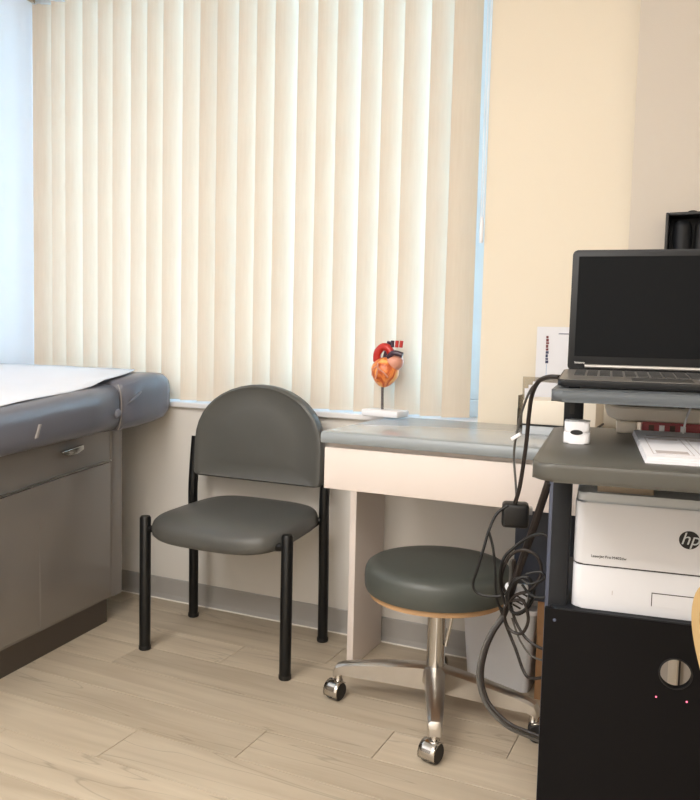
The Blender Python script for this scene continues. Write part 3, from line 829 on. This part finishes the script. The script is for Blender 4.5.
# ------------------------------------------------------------------ things on the desk behind the cart
# leaflet holder against the wall with papers, and a white card with lettering
hold = thing('document_holder', 'smoky clear document holder leaning on the wall behind the cart', 'document holder', (-.535, 2.44, DZ), 0)
b = bm_box(-.015, .125, .030, .034, 0, .155); b = bm_box(-.015, .125, -.03, -.026, 0, .06, bm=b); b = bm_box(-.015, -.011, -.026, .03, 0, .1, bm=b); b = bm_box(.121, .125, -.026, .03, 0, .1, bm=b)
link_mesh('holder_shell', b, 'acrylic', hold, smooth=False)
link_mesh('holder_base', bm_box(-.015, .125, -.03, .034, 0, .004), 'acrylic', hold, smooth=False)
for k in range(3):
    o = link_mesh('loose_sheet', bm_box(-.052, .052, -.0005, .0005, 0, .12 + .008 * k), 'paper', None, smooth=False, loc=(-.478 + .004 * k, 2.432 + .009 * k, DZ + .0045), rot=(R(-5), R(-4 + 3 * k), 0))
    tag(o, 'white paper sheet standing in the smoky document holder', 'paper', 'sheets in the document holder')
card = thing('white_card', 'tall white card with maroon lettering standing on the desk at the wall', 'card', (-.478, 2.485, DZ), 0)
link_mesh('card_sheet', bm_box(-.038, .075, 0, .003, 0, .310), 'paper', card, smooth=False)
b = None
zz = .282
for k in range(9):
    h = (.007, .009, .006, .010, .007, .008, .010, .006, .009)[k]; b = bm_box(-.009, -.002 + .001 * (k % 3), -.0006, .001, zz - h, zz, bm=b); zz -= h + .0015
    if k == 4:
        link_mesh('lettering', b, 'print_red', card, smooth=False); b = None
link_mesh('lettering', b, 'print_blue', card, smooth=False)
link_mesh('lettering', bm_box(-.006, -.004, -.0006, .001, .15, .195), 'pale_blue_print', card, smooth=False)
link_mesh('card_edge_print', bm_box(.028, .075, -.0006, .001, .288, .2905), 'print_blue', card, smooth=False)
# beige storage box
bx = thing('storage_box', 'beige lidded box with dark seam on desk right end behind cart', 'box', (-.50, 2.26, DZ), R(0))
link_mesh('box_body', bm_box(0, .20, 0, .16, 0, .026, .002), 'printer_grey', bx)
link_mesh('box_seam', bm_box(-.003, .203, -.003, .163, .0255, .030), 'ink', bx, smooth=False)
link_mesh('box_lid', bm_box(-.001, .201, -.001, .161, .0298, .098, .003), 'beige', bx)

# red carton lying at the back of the cart shelf, beige tray resting on it
rb = thing('red_carton', 'flat red patterned carton at rear of cart shelf under beige tray', 'carton', cart_world(.17, .50, SZ), CA)
link_mesh('carton_body', bm_box(0, .30, 0, .08, 0, .026, .002), 'red_box', rb)
for k in range(4):
    link_mesh('carton_mark', bm_box(.012 + .02 * k, .022 + .02 * k, -.0008, .002, .006, .020), 'gloss_white' if k % 2 else 'brown', rb, smooth=False)
tray = thing('beige_tray', 'beige plastic tray with rounded rim resting on red carton', 'tray', cart_world(.095, .485, SZ + .020), CA)
tray.rotation_euler = (R(9), 0, CA)
def tray_mesh(w, d, h, r):
    b = bmesh.new()
    loops = []
    for (ins, z) in ((.022, 0.0), (.006, .008), (0, .024), (0, .032), (.004, .036), (.012, .036), (.018, .031), (.026, .012), (.04, .008)):
        loops.append([b.verts.new((x, y, z)) for x, y in rounded_rect(ins, w - ins, ins, d - ins, max(r - ins, .006), 6)])
    for A, B in zip(loops, loops[1:]):
        for k in range(len(A)): b.faces.new((A[k], A[(k + 1) % len(A)], B[(k + 1) % len(A)], B[k]))
    b.faces.new(loops[0]); b.faces.new(loops[-1])
    return b
link_mesh('tray_body', tray_mesh(.40, .115, .036, .045), 'beige', tray)
link_mesh('tray_foot', bm_box(.025, .065, .01, .05, -.022, .002, .003), 'beige', tray)
for k, (x, y) in enumerate(((.15, .095), (.175, .097), (.195, .096))):
    o = link_mesh('vial', bm_lathe([(0, 0), (.007, 0), (.007, .02), (.005, .024), (.0055, .032), (0, .033)], 14), 'brown', None, loc=cart_world(.095 + x, .485 + y - .045, SZ + .026 + .013))
    tag(o, 'small dark brown vial standing in the beige tray', 'vial', 'vials in the beige tray')
o = link_mesh('vial', bm_lathe([(0, 0), (.009, 0), (.009, .014), (.006, .018), (0, .018)], 14), 'brown', None, loc=cart_world(.245, .525, SZ + .026 + .008)); tag(o, 'squat dark brown cap near the front rim of the beige tray', 'cap')
o = link_mesh('white_tube', bm_tube(smooth_path([(0, 0, .036), (-.004, -.01, .040), (-.016, -.03, .012), (-.022, -.04, -.020)], 6), .0022, 8), 'gloss_white', None, loc=cart_world(.265, .497, SZ + .028), rot=(0, 0, CA))
tag(o, 'thin white tube hanging over the beige tray rim', 'tube')

# black holder on the angled wall above the laptop
hb = thing('wall_holder', 'black open instrument holder on the wall above the laptop', 'wall holder', (-.152, PIER_Y, 1.24))
HW, HH, HD = .30, .170, .075     # local x along the wall, -y into the room
link_mesh('back_plate', bm_box(0, HW, -.008, -.001, 0, HH, .002), 'black_plastic', hb)
link_mesh('side_plate', bm_box(0, .008, -HD, -.008, 0, HH, .002), 'black_plastic', hb)
link_mesh('side_plate', bm_box(HW - .008, HW, -HD, -.008, 0, HH, .002), 'black_plastic', hb)
link_mesh('top_plate', bm_box(.008, HW - .008, -HD, -.008, HH - .008, HH, .002), 'black_plastic', hb)
link_mesh('bottom_plate', bm_box(.008, HW - .008, -HD, -.008, 0, .008, .002), 'black_plastic', hb)
link_mesh('knob', bm_blob(.014, .012, .007, 16, 8), 'black_plastic', hb, loc=(.065, -.05, HH))
for k in range(5):
    g = bm_lathe([(0, .009), (.022, .009), (.024, .02), (.024, .135), (.020, .145), (.014, .15), (0, .15)], 20)
    o = link_mesh('instrument_handle', g, 'cart_post' if k == 0 else 'black_plastic', hb, loc=(.042 + k * .054, -.040, 0))

# ------------------------------------------------------------------ under the desk
bn = thing('waste_bin', 'white tapered waste bin on the floor under the desk', 'waste bin', (-.565, 2.40, 0))
def frustum_box(w0, d0, w1, d1, h, r, t):
    b = bmesh.new(); loops = []
    for (w, d, z) in ((w0, d0, 0), (w1, d1, h), (w1 + .010, d1 + .010, h + .001), (w1 + .010, d1 + .010, h + .012), (w1 - 2 * t, d1 - 2 * t, h + .012), (w0 - 2 * t, d0 - 2 * t, t)):
        loops.append([b.verts.new((x, y, z)) for x, y in rounded_rect(-w / 2, w / 2, -d / 2, d / 2, r, 5)])
    for A, B in zip(loops, loops[1:]):
        for k in range(len(A)): b.faces.new((A[k], A[(k + 1) % len(A)], B[(k + 1) % len(A)], B[k]))
    b.faces.new(loops[0]); b.faces.new(loops[-1]); return b
link_mesh('bin_body', frustum_box(.19, .12, .225, .15, .245, .02, .004), 'bin', bn)
link_mesh('bin_liner', frustum_box(.196, .126, .232, .157, .02, .02, .002), 'gloss_white', bn, loc=(0, 0, .23))

tw = thing('navy_tower', 'dark slate blue box standing on a carton under the desk', 'box', (-.435, 2.39, .30), R(2))
link_mesh('tower_case', bm_box(-.085, .085, -.09, .09, 0, .30, .004), 'navy', tw)
link_mesh('tower_bezel', bm_box(-.080, .080, -.094, -.088, .01, .29, .002), 'navy', tw)
cb = thing('cardboard_carton', 'brown cardboard carton on the floor beside the waste bin', 'carton', (-.385, 2.405, 0))
link_mesh('carton_body', bm_box(-.060, .060, -.09, .09, 0, .296, .002), 'cardboard', cb)
link_mesh('carton_flap', bm_box(-.060, .060, -.0925, -.0895, .20, .30), 'cardboard', cb, smooth=False)
link_mesh('carton_tape', bm_box(-.014, .014, -.0935, -.0905, 0, .30), 'tan', cb, smooth=False)

# ------------------------------------------------------------------ cables between desk and cart
def cable(name, pts, r, material, label, sub=8):
    o = link_mesh(name, bm_tube(smooth_path(pts, sub), r, 8), material)
    tag(o, label, 'cable')
    return o
cable('power_cable', [(-0.284, 1.600, 0.985), (-0.313, 1.630, 0.983), (-0.338, 1.660, 0.971), (-0.356, 1.690, 0.941), (-0.367, 1.720, 0.896), (-0.375, 1.740, 0.828), (-0.389, 1.760, 0.734), (-0.401, 1.770, 0.690)], 0.0048, 'cable_dark', 'dark brown power cable curving down from the laptop to the adapter')
cable('data_cable', [(-0.293, 1.610, 0.983), (-0.326, 1.660, 0.977), (-0.361, 1.710, 0.955), (-0.387, 1.750, 0.908), (-0.403, 1.770, 0.851), (-0.410, 1.780, 0.798), (-0.403, 1.780, 0.730), (-0.398, 1.775, 0.690)], 0.0028, 'cable_grey', 'thin grey cable with white tie beside the dark power cable')
cable('strap_cable', [(-0.315, 1.700, 0.758), (-0.333, 1.720, 0.702), (-0.355, 1.735, 0.630), (-0.373, 1.740, 0.571), (-0.392, 1.745, 0.510), (-0.403, 1.750, 0.461)], 0.0085, 'cable_dark', 'thick dark brown cable slanting from under the cart shelf')
cable('loop_cable', [(-0.415, 1.765, 0.685), (-0.439, 1.760, 0.663), (-0.453, 1.750, 0.626), (-0.462, 1.740, 0.581), (-0.473, 1.735, 0.535), (-0.481, 1.735, 0.503), (-0.474, 1.735, 0.484), (-0.450, 1.735, 0.478), (-0.419, 1.740, 0.482), (-0.401, 1.745, 0.497)], 0.0032, 'cable_black', 'thin black cable looping left in front of the stool seat')
cable('drop_cable', [(-0.454, 1.755, 0.620), (-0.442, 1.750, 0.586), (-0.434, 1.745, 0.538), (-0.430, 1.745, 0.488), (-0.423, 1.750, 0.455), (-0.403, 1.755, 0.443)], 0.003, 'cable_black', 'thin black cable hanging straight beside the left loop')
cable('coil_cable', [(-0.399, 1.735, 0.454), (-0.417, 1.725, 0.511), (-0.411, 1.720, 0.570), (-0.384, 1.720, 0.605), (-0.353, 1.715, 0.631), (-0.322, 1.710, 0.642), (-0.306, 1.710, 0.620), (-0.305, 1.710, 0.583), (-0.318, 1.710, 0.546), (-0.349, 1.715, 0.527), (-0.376, 1.720, 0.535), (-0.394, 1.725, 0.513), (-0.403, 1.730, 0.478), (-0.380, 1.730, 0.450), (-0.353, 1.725, 0.470), (-0.340, 1.720, 0.509), (-0.353, 1.715, 0.540), (-0.379, 1.715, 0.531), (-0.395, 1.720, 0.496), (-0.388, 1.725, 0.455), (-0.360, 1.720, 0.465), (-0.347, 1.715, 0.496)], 0.0034, 'cable_black', 'black cable wound in loose round coils beside the cart')
cable('hook_cable', [(-0.355, 1.700, 0.552), (-0.325, 1.700, 0.561), (-0.307, 1.700, 0.542), (-0.302, 1.700, 0.521), (-0.319, 1.700, 0.505), (-0.346, 1.705, 0.508), (-0.364, 1.705, 0.527)], 0.003, 'cable_black', 'short black cable loop touching the cart post')
cable('trunk_cable', [(-0.400, 1.760, 0.562), (-0.404, 1.770, 0.489), (-0.418, 1.770, 0.429), (-0.440, 1.760, 0.388), (-0.456, 1.750, 0.341), (-0.461, 1.740, 0.290), (-0.447, 1.730, 0.245), (-0.420, 1.720, 0.218), (-0.383, 1.710, 0.200), (-0.343, 1.700, 0.196), (-0.297, 1.690, 0.194), (-0.253, 1.680, 0.200)], 0.0062, 'cable_grey', 'thick grey cable bowing down towards the floor behind the cart')
cable('trunk_cable', [(-0.392, 1.745, 0.567), (-0.396, 1.755, 0.495), (-0.410, 1.755, 0.435), (-0.431, 1.745, 0.395), (-0.446, 1.735, 0.349), (-0.450, 1.725, 0.298), (-0.436, 1.715, 0.253), (-0.410, 1.705, 0.229), (-0.375, 1.695, 0.213), (-0.335, 1.685, 0.210), (-0.290, 1.675, 0.209), (-0.247, 1.665, 0.217)], 0.0045, 'cable_dark', 'dark cable following the bowed thick grey cable')
cable('side_cable', [(-0.424, 1.765, 0.446), (-0.405, 1.760, 0.404), (-0.381, 1.750, 0.361), (-0.361, 1.740, 0.322), (-0.345, 1.730, 0.311), (-0.319, 1.720, 0.320), (-0.274, 1.700, 0.346)], 0.0036, 'cable_dark', 'dark cable dipping low then running behind cart panel')
cable('side_cable', [(-0.395, 1.745, 0.461), (-0.381, 1.740, 0.428), (-0.358, 1.730, 0.402), (-0.331, 1.720, 0.390), (-0.303, 1.710, 0.389), (-0.264, 1.690, 0.400)], 0.0034, 'cable_dark', 'dark cable curving right to the cart above the low dip')
cable('thin_cable', [(-0.394, 1.755, 0.431), (-0.372, 1.745, 0.387), (-0.344, 1.735, 0.361), (-0.310, 1.720, 0.360), (-0.271, 1.700, 0.373)], 0.0022, 'cable_grey', 'thin grey cable between the two dark curved cables')
cable('coil_cable', [(-.392, 1.735, .470), (-.415, 1.730, .520), (-.400, 1.722, .575), (-.368, 1.715, .600), (-.335, 1.712, .590), (-.325, 1.712, .555), (-.345, 1.715, .515), (-.380, 1.720, .495), (-.405, 1.728, .455), (-.395, 1.730, .415), (-.365, 1.725, .410), (-.350, 1.720, .445), (-.362, 1.718, .485), (-.390, 1.725, .480)], .0036, 'cable_dark', 'dark brown cable coiled in front of the white socket')
tie = link_mesh('cable_tie', bm_box(-.012, .012, -.004, .004, -.004, .004, .001), 'gloss_white', None, loc=(-.403, 1.762, .842), rot=(0, R(-35), 0))
tag(tie, 'white tie clip around the thin grey cable', 'cable tie')
br = thing('power_adapter', 'black power adapter brick hanging among the cables', 'power adapter', (-.404, 1.790, .632), R(15))
link_mesh('adapter_case', bm_box(-.030, .030, -.022, .022, 0, .056, .008, 3), 'cable_black', br)
link_mesh('adapter_plug', bm_box(.024, .038, -.008, .008, .030, .048, .002), 'silver', br)
pg = thing('white_socket', 'white multi plug socket with dark slots hanging inside the cable coils', 'socket', (-.393, 1.775, .445), R(8))
link_mesh('socket_body', bm_box(-.024, .028, -.012, .014, 0, .058, .006, 3), 'gloss_white', pg)
for k in range(4):
    link_mesh('socket_slot', bm_box(-.010, .010, -.0128, -.010, .010 + .011 * k, .014 + .011 * k), 'ink', pg, smooth=False, rot=(0, R(25), 0))

# ------------------------------------------------------------------ wooden armchair at the right edge (only the arm's tip is in view)
ac = thing('wooden_armchair', 'golden bentwood armchair with only its arm tip inside the right edge', 'chair', (-.004, 1.005, 0.0), R(25))
# local: +y is the front (arm tips), x from the left arm (0) to the right arm
for x0 in (-.012, .50):
    pts = smooth_path([(0, -.47, .012), (0, -.08, .012), (0, -.05, .03), (0, -.08, .12), (0, -.18, .46), (0, -.14, .60), (0, -.06, .67), (0, -.014, .73), (0, -.03, .772), (0, -.10, .782), (0, -.42, .765)], 6)
    b = bmesh.new(); rings = []
    for i, p in enumerate(pts):
        q = pts[max(i - 1, 0)]; c = pts[min(i + 1, len(pts) - 1)]; t = (c - q).normalized(); n = Vector((0, -t.z, t.y))
        rings.append([b.verts.new((x0 + u, p.y + n.y * v, p.z + n.z * v)) for u, v in ((0, -.010), (.05, -.010), (.05, .010), (0, .010))])
    for A, B in zip(rings, rings[1:]):
        for k in range(4): b.faces.new((A[k], A[(k + 1) % 4], B[(k + 1) % 4], B[k]))
    b.faces.new(rings[0]); b.faces.new(rings[-1])
    link_mesh('bent_arm', b, 'wood', ac, angle=50)
link_mesh('seat', bm_box(.040, .498, -.50, -.06, .40, .46, .02, 3), 'vinyl_grey', ac)
link_mesh('backrest', bm_box(.040, .498, -.52, -.47, .48, .90, .02, 3), 'vinyl_grey', ac)
link_mesh('cross_rail', bm_box(.038, .50, -.16, -.13, .37, .40, .003), 'wood', ac)
link_mesh('cross_rail', bm_box(.038, .50, -.46, -.42, .004, .02, .003), 'wood', ac)

# vertical conduit on the pier wall behind the cart, glimpsed through the round hole
cd = thing('wall_conduit', 'beige vertical conduit on the wall glimpsed through the round cart hole', 'conduit', (-.072, PIER_Y, 0))
link_mesh('conduit_channel', bm_box(-.014, .014, -.022, -.001, .0, .70, .002), 'beige', cd)
link_mesh('conduit_cover', bm_box(-.011, .011, -.026, -.021, .0, .70, .002), 'beige', cd)
link_mesh('conduit_edge', bm_box(.014, .019, -.014, -.001, .0, .70), 'dark_gap', cd, smooth=False)
